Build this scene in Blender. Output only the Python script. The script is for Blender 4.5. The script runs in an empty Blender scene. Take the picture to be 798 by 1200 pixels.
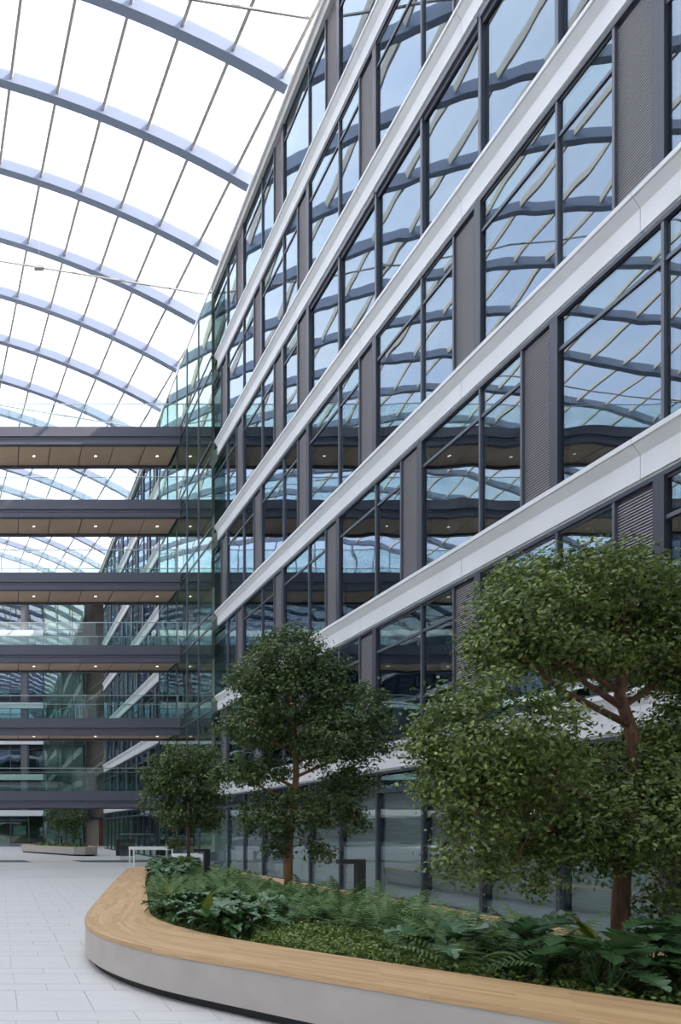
import bpy, math, random
import numpy as np
from mathutils import Vector, Matrix
random.seed(7)
rng = np.random.default_rng(11)
S = bpy.context.scene
COL = S.collection
PI = math.pi

# ------------------------------------------------------------------ camera, world, light
F_PX, PPX, PPY, CAM_H = 800.0, -2.0, 972.0, 1.72        # level view camera with rise and lateral shift
cd = bpy.data.cameras.new('camera')
cam = bpy.data.objects.new('camera', cd); COL.objects.link(cam)
cam.location = (0, 0, CAM_H); cam.rotation_euler = (PI/2, 0, 0)
cd.sensor_fit = 'VERTICAL'; cd.sensor_height = 36.0; cd.sensor_width = 24.0
cd.lens = 36.0*F_PX/1200
cd.shift_x = (399-PPX)/1200; cd.shift_y = (PPY-600)/1200
cd.clip_start = .05; cd.clip_end = 500
S.camera = cam

def unproj(px, py, z):
    """pixel -> point on the horizontal plane z"""
    d = (CAM_H-z)*F_PX/(py-PPY)
    return Vector(((px-PPX)*d/F_PX, d, z))
def at(px, py, d):
    return Vector(((px-PPX)*d/F_PX, d, CAM_H+(PPY-py)*d/F_PX))
def topx(x, y, z):
    return (PPX+F_PX*x/y, PPY-F_PX*(z-CAM_H)/y) if y > .1 else (-9999, 0)

w = bpy.data.worlds.new('sky'); S.world = w; w.use_nodes = True
nt = w.node_tree; nt.nodes.clear()
def N(t, **k):
    n = nt.nodes.new(t)
    for a, b in k.items(): setattr(n, a, b)
    return n
out = N('ShaderNodeOutputWorld'); bg = N('ShaderNodeBackground'); tc = N('ShaderNodeTexCoord')
mp = N('ShaderNodeMapping'); mp.inputs['Scale'].default_value = (1.3, 1.3, 3.0)
nz = N('ShaderNodeTexNoise'); nz.inputs['Scale'].default_value = 1.6; nz.inputs['Detail'].default_value = 4
rp = N('ShaderNodeValToRGB'); rp.color_ramp.elements[0].position = .44; rp.color_ramp.elements[1].position = .68
rp.color_ramp.elements[0].color = (1.0, 1.14, 1.46, 1); rp.color_ramp.elements[1].color = (1.66, 1.64, 1.62, 1)
nt.links.new(tc.outputs['Generated'], mp.inputs['Vector']); nt.links.new(mp.outputs[0], nz.inputs['Vector'])
nt.links.new(nz.outputs['Fac'], rp.inputs['Fac']); nt.links.new(rp.outputs[0], bg.inputs['Color'])
bg.inputs['Strength'].default_value = 1.15
nt.links.new(bg.outputs[0], out.inputs['Surface'])

sd = bpy.data.lights.new('sun_offscreen', 'SUN'); sd.energy = 10.0; sd.angle = math.radians(1.0); sd.color = (1, .9, .75)
sun = bpy.data.objects.new('sun_offscreen', sd); COL.objects.link(sun)
sun.rotation_euler = Vector((-.74, .18, -.62)).to_track_quat('-Z', 'Y').to_euler()   # over the right-hand block

vs = S.view_settings
vs.view_transform = 'Standard'; vs.look = 'None'; vs.gamma = 1; vs.use_curve_mapping = False
vs.exposure = 0.8
S.cycles.transparent_max_bounces = 32
S.cycles.max_bounces = 8

# ------------------------------------------------------------------ materials
MATS = {}
def newmat(name):
    m = bpy.data.materials.new(name); m.use_nodes = True; m.node_tree.nodes.clear(); MATS[name] = m
    return m, m.node_tree.nodes, m.node_tree.links
def mat(name, col, rough=.6, metal=0, var=.0, scale=6.0, bump=0, spec=.5, emit=None, stretch=None, coord='Object'):
    m, n, l = newmat(name)
    o = n.new('ShaderNodeOutputMaterial'); b = n.new('ShaderNodeBsdfPrincipled')
    l.new(b.outputs[0], o.inputs[0])
    b.inputs['Base Color'].default_value = (*col, 1); b.inputs['Roughness'].default_value = rough
    b.inputs['Metallic'].default_value = metal; b.inputs['Specular IOR Level'].default_value = spec
    if emit: b.inputs['Emission Color'].default_value = (*emit[:3], 1); b.inputs['Emission Strength'].default_value = emit[3]
    if var or bump:
        t = n.new('ShaderNodeTexCoord'); mp = n.new('ShaderNodeMapping'); z = n.new('ShaderNodeTexNoise')
        z.inputs['Scale'].default_value = scale; z.inputs['Detail'].default_value = 5
        if stretch: mp.inputs['Scale'].default_value = stretch
        l.new(t.outputs[coord], mp.inputs[0]); l.new(mp.outputs[0], z.inputs['Vector'])
        if var:
            r = n.new('ShaderNodeValToRGB')
            r.color_ramp.elements[0].position = .3; r.color_ramp.elements[1].position = .7
            r.color_ramp.elements[0].color = (*[c*(1-var) for c in col], 1)
            r.color_ramp.elements[1].color = (*[min(1, c*(1+var)) for c in col], 1)
            l.new(z.outputs['Fac'], r.inputs[0]); l.new(r.outputs[0], b.inputs['Base Color'])
        if bump:
            bp = n.new('ShaderNodeBump'); bp.inputs['Strength'].default_value = bump; bp.inputs['Distance'].default_value = .02
            l.new(z.outputs['Fac'], bp.inputs['Height']); l.new(bp.outputs[0], b.inputs['Normal'])
    return m
def glass(name, trans, refl, base, wav=.0, rough=0.0):
    """architectural sheet glass: coated mirror reflection over tinted transmission"""
    m, n, l = newmat(name)
    o = n.new('ShaderNodeOutputMaterial'); mx = n.new('ShaderNodeMixShader')
    tr = n.new('ShaderNodeBsdfTransparent'); tr.inputs[0].default_value = (*trans, 1)
    gl = n.new('ShaderNodeBsdfGlossy'); gl.inputs['Color'].default_value = (*refl, 1); gl.inputs['Roughness'].default_value = rough
    ge = n.new('ShaderNodeNewGeometry'); dt = n.new('ShaderNodeVectorMath'); dt.operation = 'DOT_PRODUCT'   # Schlick, same from both sides
    l.new(ge.outputs['Normal'], dt.inputs[0]); l.new(ge.outputs['Incoming'], dt.inputs[1])
    ab = n.new('ShaderNodeMath'); ab.operation = 'ABSOLUTE'; l.new(dt.outputs['Value'], ab.inputs[0])
    sb = n.new('ShaderNodeMath'); sb.operation = 'SUBTRACT'; sb.inputs[0].default_value = 1.0; l.new(ab.outputs[0], sb.inputs[1])
    lw = n.new('ShaderNodeMath'); lw.operation = 'POWER'; lw.inputs[1].default_value = 5.0; l.new(sb.outputs[0], lw.inputs[0])
    ma = n.new('ShaderNodeMath'); ma.operation = 'MULTIPLY_ADD'; ma.use_clamp = True
    ma.inputs[1].default_value = 1.0-base; ma.inputs[2].default_value = base
    l.new(lw.outputs[0], ma.inputs[0]); l.new(ma.outputs[0], mx.inputs[0])
    l.new(tr.outputs[0], mx.inputs[1]); l.new(gl.outputs[0], mx.inputs[2]); l.new(mx.outputs[0], o.inputs[0])
    if wav:
        z = n.new('ShaderNodeTexNoise'); z.inputs['Scale'].default_value = .9; z.inputs['Detail'].default_value = 1.0   # roller waves of the panes
        sb2 = n.new('ShaderNodeVectorMath'); sb2.operation = 'SUBTRACT'; sb2.inputs[1].default_value = (.5, .5, .5)
        ma2 = n.new('ShaderNodeVectorMath'); ma2.operation = 'MULTIPLY_ADD'; ma2.inputs[1].default_value = (wav*7.5,)*3
        nm = n.new('ShaderNodeVectorMath'); nm.operation = 'NORMALIZE'
        l.new(ge.outputs['Position'], z.inputs['Vector']); l.new(z.outputs['Color'], sb2.inputs[0]); l.new(sb2.outputs[0], ma2.inputs[0])
        l.new(ge.outputs['Normal'], ma2.inputs[2]); l.new(ma2.outputs[0], nm.inputs[0]); l.new(nm.outputs[0], gl.inputs['Normal'])
    return m
def leafmat(name, c1, c2, rough=.45, trans=.25):
    m, n, l = newmat(name)
    o = n.new('ShaderNodeOutputMaterial'); b = n.new('ShaderNodeBsdfPrincipled'); t = n.new('ShaderNodeBsdfTranslucent')
    mx = n.new('ShaderNodeMixShader'); mx.inputs[0].default_value = trans
    g = n.new('ShaderNodeNewGeometry'); r = n.new('ShaderNodeValToRGB')
    r.color_ramp.elements[0].color = (*c1, 1); r.color_ramp.elements[1].color = (*c2, 1)
    l.new(g.outputs['Random Per Island'], r.inputs[0])
    l.new(r.outputs[0], b.inputs['Base Color']); l.new(r.outputs[0], t.inputs[0])
    b.inputs['Roughness'].default_value = rough
    l.new(b.outputs[0], mx.inputs[1]); l.new(t.outputs[0], mx.inputs[2]); l.new(mx.outputs[0], o.inputs[0])
    return m
def woodmat(name):
    m, n, l = newmat(name)
    o = n.new('ShaderNodeOutputMaterial'); b = n.new('ShaderNodeBsdfPrincipled'); l.new(b.outputs[0], o.inputs[0])
    uv = n.new('ShaderNodeUVMap'); br = n.new('ShaderNodeTexBrick')
    br.offset = .37; br.inputs['Scale'].default_value = 1.0; br.inputs['Mortar Size'].default_value = .0015
    br.inputs['Brick Width'].default_value = .85; br.inputs['Row Height'].default_value = .075; br.inputs['Bias'].default_value = 0
    br.inputs['Color1'].default_value = (.45, .28, .135, 1); br.inputs['Color2'].default_value = (.60, .40, .215, 1)
    br.inputs['Mortar'].default_value = (.40, .25, .12, 1)
    mp = n.new('ShaderNodeMapping'); mp.inputs['Scale'].default_value = (1.2, 16, 1)
    z = n.new('ShaderNodeTexNoise'); z.inputs['Scale'].default_value = 3; z.inputs['Detail'].default_value = 6
    mx = n.new('ShaderNodeMixRGB'); mx.blend_type = 'MULTIPLY'; mx.inputs[0].default_value = .55
    r = n.new('ShaderNodeValToRGB'); r.color_ramp.elements[0].color = (.72, .66, .6, 1); r.color_ramp.elements[1].color = (1.1, 1.08, 1.05, 1)
    r.color_ramp.elements[0].position = .35; r.color_ramp.elements[1].position = .65
    l.new(uv.outputs[0], br.inputs['Vector']); l.new(uv.outputs[0], mp.inputs[0]); l.new(mp.outputs[0], z.inputs['Vector'])
    l.new(z.outputs['Fac'], r.inputs[0]); l.new(br.outputs['Color'], mx.inputs[1]); l.new(r.outputs[0], mx.inputs[2])
    l.new(mx.outputs[0], b.inputs['Base Color']); b.inputs['Roughness'].default_value = .5
    return m

M_glass = glass('facade_glass', (.42, .47, .46), (.74, .86, 1.0), .19, wav=.0016)
M_glass_green = glass('link_glass', (.70, .79, .755), (.74, .88, .86), .19, wav=.0010)
M_ground = glass('ground_glass', (.80, .85, .85), (.85, .93, .97), .12, wav=.0012)
M_spandrel = glass('spandrel_glass', (.50, .585, .57), (.74, .87, .97), .19, wav=.0012)
M_clear = glass('clear_glass', (.86, .93, .91), (1, 1, 1), .05)
M_roofglass = glass('roof_glass', (.97, .985, .98), (1, 1, 1), .02)
M_white = mat('white_cladding', (.66, .67, .69), .38, 0, .04, 1.5)
M_gutter = mat('gutter_grey', (.50, .50, .50), .5)
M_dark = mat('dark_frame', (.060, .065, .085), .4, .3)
M_mull = mat('mullion_grey', (.115, .125, .15), .4, .4)
M_slat = mat('louvre_slat', (.33, .31, .33), .5, .2)
M_louv = mat('louvre_backing', (.060, .065, .085), .6)
M_rib = mat('rib_steel', (.24, .28, .39), .5)
M_bar = mat('roof_bar', (.42, .40, .38), .5)
M_bridge = mat('bridge_steel', (.085, .085, .11), .5, .1)
M_soffit = mat('soffit_panel', (.52, .36, .25), .42, .1, .10, .8)
M_rail = mat('steel_rail', (.5, .53, .53), .3, .8)
M_lamp = mat('downlight_glow', (.9, .85, .75), .5, emit=(1, .86, .66, 2.2))
M_floor = mat('floor_screed', (.53, .515, .505), .45, 0, .05, .5)
M_tile = mat('floor_tile', (.585, .565, .55), .42, 0, .05, 2.2, stretch=(.6, 4, 1))
M_conc = mat('planter_concrete', (.44, .40, .365), .7, 0, .06, 3)
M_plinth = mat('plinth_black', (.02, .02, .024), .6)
M_soil = mat('soil', (.035, .03, .018), .95, 0, .4, 8, bump=.5)
M_wood = woodmat('bench_oak')
M_inner = mat('interior_wall', (.22, .20, .175), .8, 0, .15, .4)
M_slab = mat('interior_slab', (.30, .29, .28), .8)
M_blind = mat('blind_fabric', (.37, .38, .365), .7, 0, .16, 3, stretch=(1, .4, 9))
M_bark = mat('bark', (.13, .062, .034), .8, 0, .35, 14, bump=.6, stretch=(3, 3, .6))
M_bark2 = mat('bark_pale', (.25, .13, .065), .8, 0, .3, 14, bump=.6, stretch=(3, 3, .6))
M_leaf1 = leafmat('leaf_small', (.042, .080, .018), (.24, .31, .075), .38)
M_leaf2 = leafmat('leaf_mid', (.040, .075, .024), (.14, .20, .06), .42)
M_fern = leafmat('fern_leaf', (.075, .14, .042), (.18, .29, .095), .5)
M_phil = leafmat('philodendron_leaf', (.036, .09, .032), (.105, .195, .075), .22, .12)
M_phily = leafmat('philodendron_leaf_yellow', (.12, .16, .025), (.20, .23, .045), .3, .3)
M_cover = leafmat('cover_leaf', (.07, .13, .02), (.23, .30, .075), .5)
M_stem = mat('leaf_stem', (.20, .21, .06), .5)
M_lampblk = mat('bollard_black', (.025, .025, .027), .5)
M_whitef = mat('table_white', (.72, .72, .70), .4)
M_pool = mat('water_green', (.012, .05, .04), .6)
M_sand = mat('paving_warm', (.56, .46, .38), .6, 0, .05, 2)
M_rust = mat('rust_panel', (.13, .035, .018), .6)
M_cor = mat('corridor_beige', (.42, .37, .30), .8)
M_chair = mat('chair_fabric', (.10, .13, .16), .7)
M_dkpanel = mat('dark_panel', (.05, .048, .05), .6)

# ------------------------------------------------------------------ helpers
class MB:
    def __init__(s): s.v = []; s.f = []; s.uv = []
    def quad(s, *p):
        i = len(s.v); s.v += [tuple(q) for q in p]; s.f.append(tuple(range(i, i+len(p)))); return s
    def box(s, x0, x1, y0, y1, z0, z1):
        i = len(s.v)
        s.v += [(x0,y0,z0),(x1,y0,z0),(x1,y1,z0),(x0,y1,z0),(x0,y0,z1),(x1,y0,z1),(x1,y1,z1),(x0,y1,z1)]
        s.f += [(i,i+3,i+2,i+1),(i+4,i+5,i+6,i+7),(i,i+1,i+5,i+4),(i+1,i+2,i+6,i+5),(i+2,i+3,i+7,i+6),(i+3,i,i+4,i+7)]
        return s
    def bar(s, a, b, w, h, up=(0,0,1)):
        a = Vector(a); b = Vector(b); d = (b-a).normalized(); up = Vector(up)
        sd = d.cross(up).normalized(); u = sd.cross(d).normalized(); i = len(s.v)
        for p in (a, b):
            for q, r in ((-1,-1),(1,-1),(1,1),(-1,1)): s.v.append(tuple(p+sd*(q*w/2)+u*(r*h/2)))
        s.f += [(i,i+1,i+2,i+3),(i+7,i+6,i+5,i+4)]+[(i+k, i+4+k, i+4+(k+1)%4, i+(k+1)%4) for k in range(4)]
        return s
    def tube(s, pts, rad, n=8, cap=True):
        pts = [Vector(p) for p in pts]; i0 = len(s.v)
        if not hasattr(rad, '__len__'): rad = [rad]*len(pts)
        for k, p in enumerate(pts):
            d = (pts[min(k+1, len(pts)-1)]-pts[max(k-1, 0)]).normalized()
            a = d.orthogonal().normalized() if abs(d.z) < .95 else d.cross(Vector((0,1,0))).normalized()
            b = d.cross(a)
            for q in range(n):
                t = 2*PI*q/n; s.v.append(tuple(p+(a*math.cos(t)+b*math.sin(t))*rad[k]))
        for k in range(len(pts)-1):
            for q in range(n):
                s.f.append((i0+k*n+q, i0+k*n+(q+1)%n, i0+(k+1)*n+(q+1)%n, i0+(k+1)*n+q))
        if cap:
            s.f.append(tuple(i0+q for q in range(n))[::-1]); s.f.append(tuple(i0+(len(pts)-1)*n+q for q in range(n)))
        return s
    def prism(s, prof, axis, a, b):
        """closed profile of (u, z) extruded along y (axis 'y': u is x) or x (axis 'x': u is y)"""
        i = len(s.v); n = len(prof)
        for t in (a, b):
            for u, z in prof: s.v.append((u, t, z) if axis == 'y' else (t, u, z))
        s.f += [(i+k, i+(k+1)%n, i+n+(k+1)%n, i+n+k) for k in range(n)]+[tuple(range(i, i+n))[::-1], tuple(range(i+n, i+2*n))]
        return s
    def disc(s, c, r, n=12):
        i = len(s.v)
        for k in range(n): s.v.append((c[0]+r*math.cos(2*PI*k/n), c[1]+r*math.sin(2*PI*k/n), c[2]))
        s.f.append(tuple(range(i, i+n))[::-1]); return s
    def mesh(s, name, m, smooth=False):
        me = bpy.data.meshes.new(name); me.from_pydata(s.v, [], s.f); me.update()
        if m: me.materials.append(m)
        if smooth: me.polygons.foreach_set('use_smooth', [True]*len(me.polygons))
        return me
    def build(s, name, m, parent=None, loc=(0,0,0), smooth=False):
        return link(name, s.mesh(name, m, smooth), parent, loc)
def link(name, data, parent=None, loc=(0,0,0), rot=None, scale=None):
    o = bpy.data.objects.new(name, data); COL.objects.link(o); o.parent = parent; o.location = loc
    if rot: o.rotation_euler = rot
    if scale: o.scale = scale
    return o
def empty(name, loc=(0,0,0), rz=0):
    o = bpy.data.objects.new(name, None); COL.objects.link(o); o.location = loc; o.rotation_euler = (0,0,rz)
    o.empty_display_size = .2
    return o
def tag(o, label=None, cat=None, group=None, kind=None):
    if label: o['label'] = label
    if cat: o['category'] = cat
    if group: o['group'] = group
    if kind: o['kind'] = kind
    return o
def copy_tree(o, parent=None):
    c = o.copy(); COL.objects.link(c); c.parent = parent
    for ch in list(o.children): copy_tree(ch, c)
    return c
def box(x0, x1, y0, y1, z0, z1): return MB().box(x0, x1, y0, y1, z0, z1)

# ------------------------------------------------------------------ key dimensions
X0 = 9.38                                    # plane of the storey bands of the right-hand block
XG = 9.58                                    # its glazing plane
FH = 3.70
ZB = [3.81, 7.51, 11.17, 14.87, 18.58, 22.31]  # tops of the white storey bands
ZR = 25.70                                   # roof gutter
HB = .65                                     # band height
BAY = 3.728; HALF = BAY/2
YA = 9.764; YBP = 11.628                     # bay phases of alternate storeys
Y_END = 29.65; Y_RES = 39.3                  # glazed link between
Y_FAR = Y_RES+6*BAY                          # 61.67
Y_BACK = 70.3
XL = -32.4                                   # opposite block

# ------------------------------------------------------------------ floor
fl = box(XL-8, 24, -16, 80, -.30, -.012).build('floor', M_floor); tag(fl, 'pale grey stone tiled floor of the atrium', kind='structure')
TW = .73
rows = []
y = 2.46
pat = [.83, .31, .54, .32]; k = 0
while y < 24:
    rows.append((y, y+pat[k % 4], k)); y += pat[k % 4]; k += 1
tile_mesh = {}; trest = MB(); ntile = 0
def planter_left(yy):     # outer edge of the big planter, to skip tiles wholly beneath it
    pts = [(2.3, 5.9), (4.5, 3.6), (5.5, 2.5), (6.3, 2.1), (7.0, 1.75), (7.4, 1.5), (8.0, 1.25), (9.4, 1.2), (10.2, 1.33), (15.5, 2.58), (22, 4.1), (23, 8)]
    for (a, xa), (b, xb) in zip(pts, pts[1:]):
        if a <= yy <= b: return xa+(xb-xa)*(yy-a)/(b-a)
    return 8
for (a, b, k) in rows:
    off = (k % 2)*TW/2+.16+(.02 if k % 3 else 0)
    h = round(b-a, 3)
    if h not in tile_mesh:
        tile_mesh[h] = box(.003, TW-.003, .003, h-.003, -.03, 0).mesh('tile', M_tile)
    lim = max(planter_left(a), planter_left(b))+.3
    j = -14
    while j*TW+off < lim:
        x = j*TW+off
        px, py = topx(x+TW/2, (a+b)/2, 0)
        if -60 < px < 860 and py < 1260 and ntile < 295: ntile += 1; link('tile', tile_mesh[h], fl, (x, a, 0))
        else: trest.box(x+.003, x+TW-.003, a+.003, b-.003, -.03, 0)
        j += 1
trest.build('tile_field', M_tile, fl)['kind'] = 'stuff'
# shallow water strips and warm paving band across the floor
for (xa, xb, lab) in ((-30, 1.45, 'dark green sunken water strip ending beside warm paving on its right'), (4.4, 9.2, 'dark green sunken water strip running toward the glazed facade on its right')):
    e = MB().quad((xa, 35.9, -.008), (xb+(.35 if xa < 0 else 0), 35.9, -.008), (xb, 38.3, -.008), (xa if xa < 0 else xa-.3, 38.3, -.008))
    o = e.build('water_strip', M_pool); tag(o, lab, 'water')
    o['kind'] = 'stuff'
o = MB().quad((1.8, 35.9, -.007), (4.4, 35.9, -.007), (4.1, 38.3, -.007), (1.45, 38.3, -.007)).build('floor_inlay', M_sand, fl)

# ------------------------------------------------------------------ right-hand block: shell, bands
WR = empty('wall_right', (X0, Y_END, 0)); tag(WR, 'right-hand office block facade with white storey bands', kind='structure')
def wr(mb, name, m, **k):
    o = mb.build(name, m, None, **k); o.parent = WR; o.matrix_parent_inverse = Matrix.Translation((-X0, -Y_END, 0)); return o
for i, z in enumerate(ZB):                    # floor plates inside
    wr(box(XG+.1, 18, 2.4, Y_FAR, z-.55, z-.06), 'floor_plate', M_slab)
wr(box(15.5, 15.8, 2.4, Y_FAR, -.0, ZR), 'inner_wall', M_inner)
wr(box(11.2, 11.3, Y_END+.4, Y_RES-.4, 0, ZR-.3), 'lobby_wall', mat('lobby_wall_pale', (.72, .73, .70), .8))
wr(box(XG+.1, 20, 2.4, Y_FAR+8, ZR-.25, ZR+.1), 'roof_slab', M_slab)
wr(box(XG, 18, 2.2, 2.4, 0, ZR), 'end_wall', M_white)
wr(box(19.8, 20, 2.4, 78, 0, ZR), 'sun_block_wall', M_inner)  # unseen walls added to keep the sun out of the far recess
wr(box(XG+.1, 20, Y_BACK+7.2, Y_BACK+7.4, 0, ZR), 'sun_block_wall', M_inner)
wr(box(XG+.1, 20, Y_FAR+8, 78, ZR-.25, ZR+.1), 'roof_slab', M_slab)
wr(box(XG, 18, Y_FAR-.1, Y_FAR+.1, 3.2, ZR), 'end_wall', M_inner)
for yy in (9.76, 17.2, 24.7, 39.4, 46.8, 54.2):
    for i in range(7):
        z0 = 0 if i == 0 else ZB[i-1]-.06; z1 = (ZB[i]-.55) if i < 6 else ZR-.25
        wr(box(11.6, 12.0, yy, yy+.4, z0, z1), 'column', M_slab)
def band_profile():
    return [(0, 0), (0, -.075), (.035, -.085), (.035, -.105), (.13, -.25), (.13, -.60), (.17, -.60), (.17, -HB), (.32, -HB), (.32, 0)]
def band_mesh(L): return MB().prism([(X0+u, z) for u, z in band_profile()][::-1], 'y', .004, L-.004).mesh('band_panel', M_white)
BM = {}
def band(ya, yb, z, parent):
    n = max(1, round((yb-ya)/BAY)); L = (yb-ya)/n
    key = round(L, 3)
    if key not in BM: BM[key] = band_mesh(L)
    for q in range(n):
        o = link('band_panel', BM[key], parent, (0, ya+q*L, z)); o.matrix_parent_inverse = Matrix.Translation((-X0, -Y_END, 0))
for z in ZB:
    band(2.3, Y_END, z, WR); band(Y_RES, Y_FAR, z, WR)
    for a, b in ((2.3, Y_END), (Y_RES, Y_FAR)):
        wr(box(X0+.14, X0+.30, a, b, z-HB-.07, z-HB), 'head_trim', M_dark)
# gutter along the roof edge
gp = [(-.02, 0), (-.02, -.12), (.05, -.15), (.05, -.40), (.3, -.40), (.3, 0)]
GL = (Y_BACK-2.3)/18
gm = MB().prism([(X0+u, z) for u, z in gp][::-1], 'y', .003, GL-.003).mesh('gutter_panel', M_gutter)
for q in range(18):
    o = link('gutter_panel', gm, WR, (0, 2.3+q*GL, ZR)); o.matrix_parent_inverse = Matrix.Translation((-X0, -Y_END, 0))

# ------------------------------------------------------------------ windows of the right-hand block
def slats(w, h, y0):
    mb = MB(); n = int(h/.046)
    for i in range(n):
        z = .03+i*.046
        mb.quad((.0, y0, z), (.0, y0+w, z), (.0, y0+w, z+.018), (.0, y0, z+.018))
        mb.quad((.0, y0, z+.018), (.0, y0+w, z+.018), (.022, y0+w, z+.022), (.022, y0, z+.022))
        mb.quad((.022, y0, z+.004), (.022, y0+w, z+.004), (.0, y0+w, z), (.0, y0, z))
    return mb
PW, LW_, NW = .17, .647, 1.08
def proto_window(H, kind):
    e = empty('window_0')
    T = H-.60
    def pane(y0, y1, z0, z1, m=M_glass, x=.0): box(x, x+.024, y0+.02, y1-.02, z0, z1).build('pane', m, e)
    if kind in ('full', 'half'):
        W = BAY if kind == 'full' else HALF
        box(-.06, .16, 0, PW, 0, H).build('post', M_dark, e)
        lp = box(.02, .08, PW, PW+LW_, 0, H).build('louvre_panel', M_louv, e)
        sl = slats(LW_-.02, H-.04, PW+.01).build('louvre_slats', M_slat, lp); sl['kind'] = 'stuff'
        ys = PW+LW_
        cuts = [ys, ys+NW, W] if kind == 'full' else [ys, W]
        for a, b in zip(cuts, cuts[1:]):
            pane(a+.02, b-.02, .07, T-.03); pane(a+.02, b-.02, T+.03, H-.05, M_spandrel)
        for a in cuts[:-1]:
            box(-.05, .10, a-.022, a+.022, 0, H).build('mullion', M_mull, e)
        box(-.03, .08, ys, W, T-.03, T+.03).build('transom', M_mull, e)
        box(-.02, .08, ys, W, 0, .07).build('sill', M_mull, e)
        box(-.02, .08, ys, W, H-.05, H).build('head', M_dark, e)
    elif kind == 'deep':
        W = BAY
        for a in (0, HALF):
            box(-.055, -.035, a-.01, a+.06, 0, H).build('post_cap', M_mull, e)
            box(-.035, .055, a-.01, a+.06, 0, H).build('post', M_dark, e)
            pane(a+.05, a+HALF, .06, H-.16, M_glass, .03)
        box(-.08, -.02, .06, W-.01, H-.10, H).build('head', M_mull, e)
        box(-.02, .10, .06, W-.01, H-.22, H).build('reveal', M_dark, e)
        box(.0, .08, .06, W-.01, 0, .06).build('sill', M_mull, e)
    elif kind == 'ground':
        W = BAY; T = 2.68
        for a in (0, HALF):
            box(-.05, .12, a-.04, a+.04, 0, H).build('mullion', M_dark, e)
            pane(a+.04, a+HALF-.04, .08, T-.05, M_ground); pane(a+.04, a+HALF-.04, T+.05, H-.04, M_spandrel)
            box(.14, .16, a+.06, a+HALF-.06, .05, T-.06).build('blind', M_blind, e)
        box(-.05, .10, .04, W-.04, T-.05, T+.05).build('transom', M_dark, e)
        box(-.03, .10, .04, W-.04, 0, .08).build('sill', M_dark, e)
    elif kind == 'groundfar':
        W = BAY; T = 2.68
        for a in (0, HALF):
            box(-.05, .12, a-.04, a+.04, 0, H).build('mullion', M_dark, e)
            pane(a+.04, a+HALF-.04, .08, T-.05, M_glass_green); pane(a+.04, a+HALF-.04, T+.05, H-.04, M_spandrel)
        box(-.05, .10, .04, W-.04, T-.05, T+.05).build('transom', M_dark, e)
        box(-.03, .10, .04, W-.04, 0, .08).build('sill', M_dark, e)
    return e
HSTD = FH-HB-.03
protos = {}
WIN = [0]
STOREY = ['ground storey', 'first storey above ground', 'second storey above ground', 'third storey above ground', 'fourth storey above ground', 'fifth storey above ground', 'top storey under the gutter']
def window(kind, H, loc, rz, label, group):
    key = (kind, round(H, 3)); WIN[0] += 1
    if key not in protos: e = protos[key] = proto_window(H, kind)
    else: e = copy_tree(protos[key])
    e.name = 'window_%d' % WIN[0]
    e.location = loc; e.rotation_euler = (0, 0, rz)
    tag(e, label, group=group, kind='structure')
    return e
HT = {0: ZB[0]-HB-.07, 6: ZR-.40-ZB[5]}
LABK = {'full': 'louvred two-light office window on the %s of the right-hand block', 'half': 'narrow louvred office window on the %s of the right-hand block',
        'deep': 'deep-framed recessed window with thick dark posts on the %s', 'ground': 'tall ground storey window with drawn blinds behind the planter',
        'groundfar': 'clear lobby window at ground level beyond the footbridges'}
def rowwin(kind, r, yy):
    H = HT.get(r, HSTD-.04); z = 0 if r == 0 else ZB[r-1]
    lab = LABK[kind]; lab = lab % STOREY[r] if '%s' in lab else lab
    window(kind, H, (XG, yy, z), 0, lab, 'right-hand block windows, %s, %s' % (STOREY[r], kind))
yA = YA-BAY; yB = YBP-2*BAY
for r in range(7):
    if r == 0:
        for q in range(7): rowwin('ground', 0, yB+q*BAY)
        for q in range(6): rowwin('groundfar', 0, Y_RES+q*BAY)
        continue
    phase = {1: 'A', 2: 'B', 3: 'A', 4: 'D', 5: 'A', 6: 'B'}[r]
    if phase == 'B':
        for q in range(7): rowwin('full', r, yB+q*BAY)
    elif phase == 'A':
        rowwin('half', r, yB)
        for q in range(6): rowwin('full', r, yA+q*BAY)
        rowwin('half', r, yA+6*BAY)
    else:
        yy = yA-HALF+.0
        for q in range(4): rowwin('deep', r, YA-BAY+q*BAY)
        rowwin('half', r, YA+3*BAY-.0)
        rowwin('full', r, YBP+3*BAY); rowwin('full', r, YBP+4*BAY)
        rowwin('half', r, yB)
    for q in range(6):
        if phase == 'A': rowwin('full', r, Y_RES+q*BAY)
        elif q < 5: rowwin('full', r, Y_RES+HALF+q*BAY)
    if phase != 'A':
        rowwin('half', r, Y_RES); rowwin('half', r, Y_FAR-HALF)

# glazed link where the footbridges land
LK = empty('window_%d' % (WIN[0]+1), (X0-.11, Y_END+.02, 0)); WIN[0] += 1
tag(LK, 'full height green glass link between the two white banded facades', kind='structure')
UL = (Y_RES-Y_END)/5
zs = [0]+[v for z in ZB for v in (z-.62, z-.02)]+[ZR-.4]
for q in range(5):
    for a, b in zip(zs, zs[1:]):
        box(0, .02, q*UL+.02, (q+1)*UL-.02, a+.02, b-.02).build('pane', M_glass_green, LK)
for q in range(1, 6): box(-.03, .08, q*UL-.025, q*UL+.025, 0, ZR-.4).build('mullion', M_mull, LK)
for z in zs[1:-1]: box(-.025, .08, 0, Y_RES-Y_END, z-.035, z+.035).build('transom', M_mull, LK)

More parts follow.
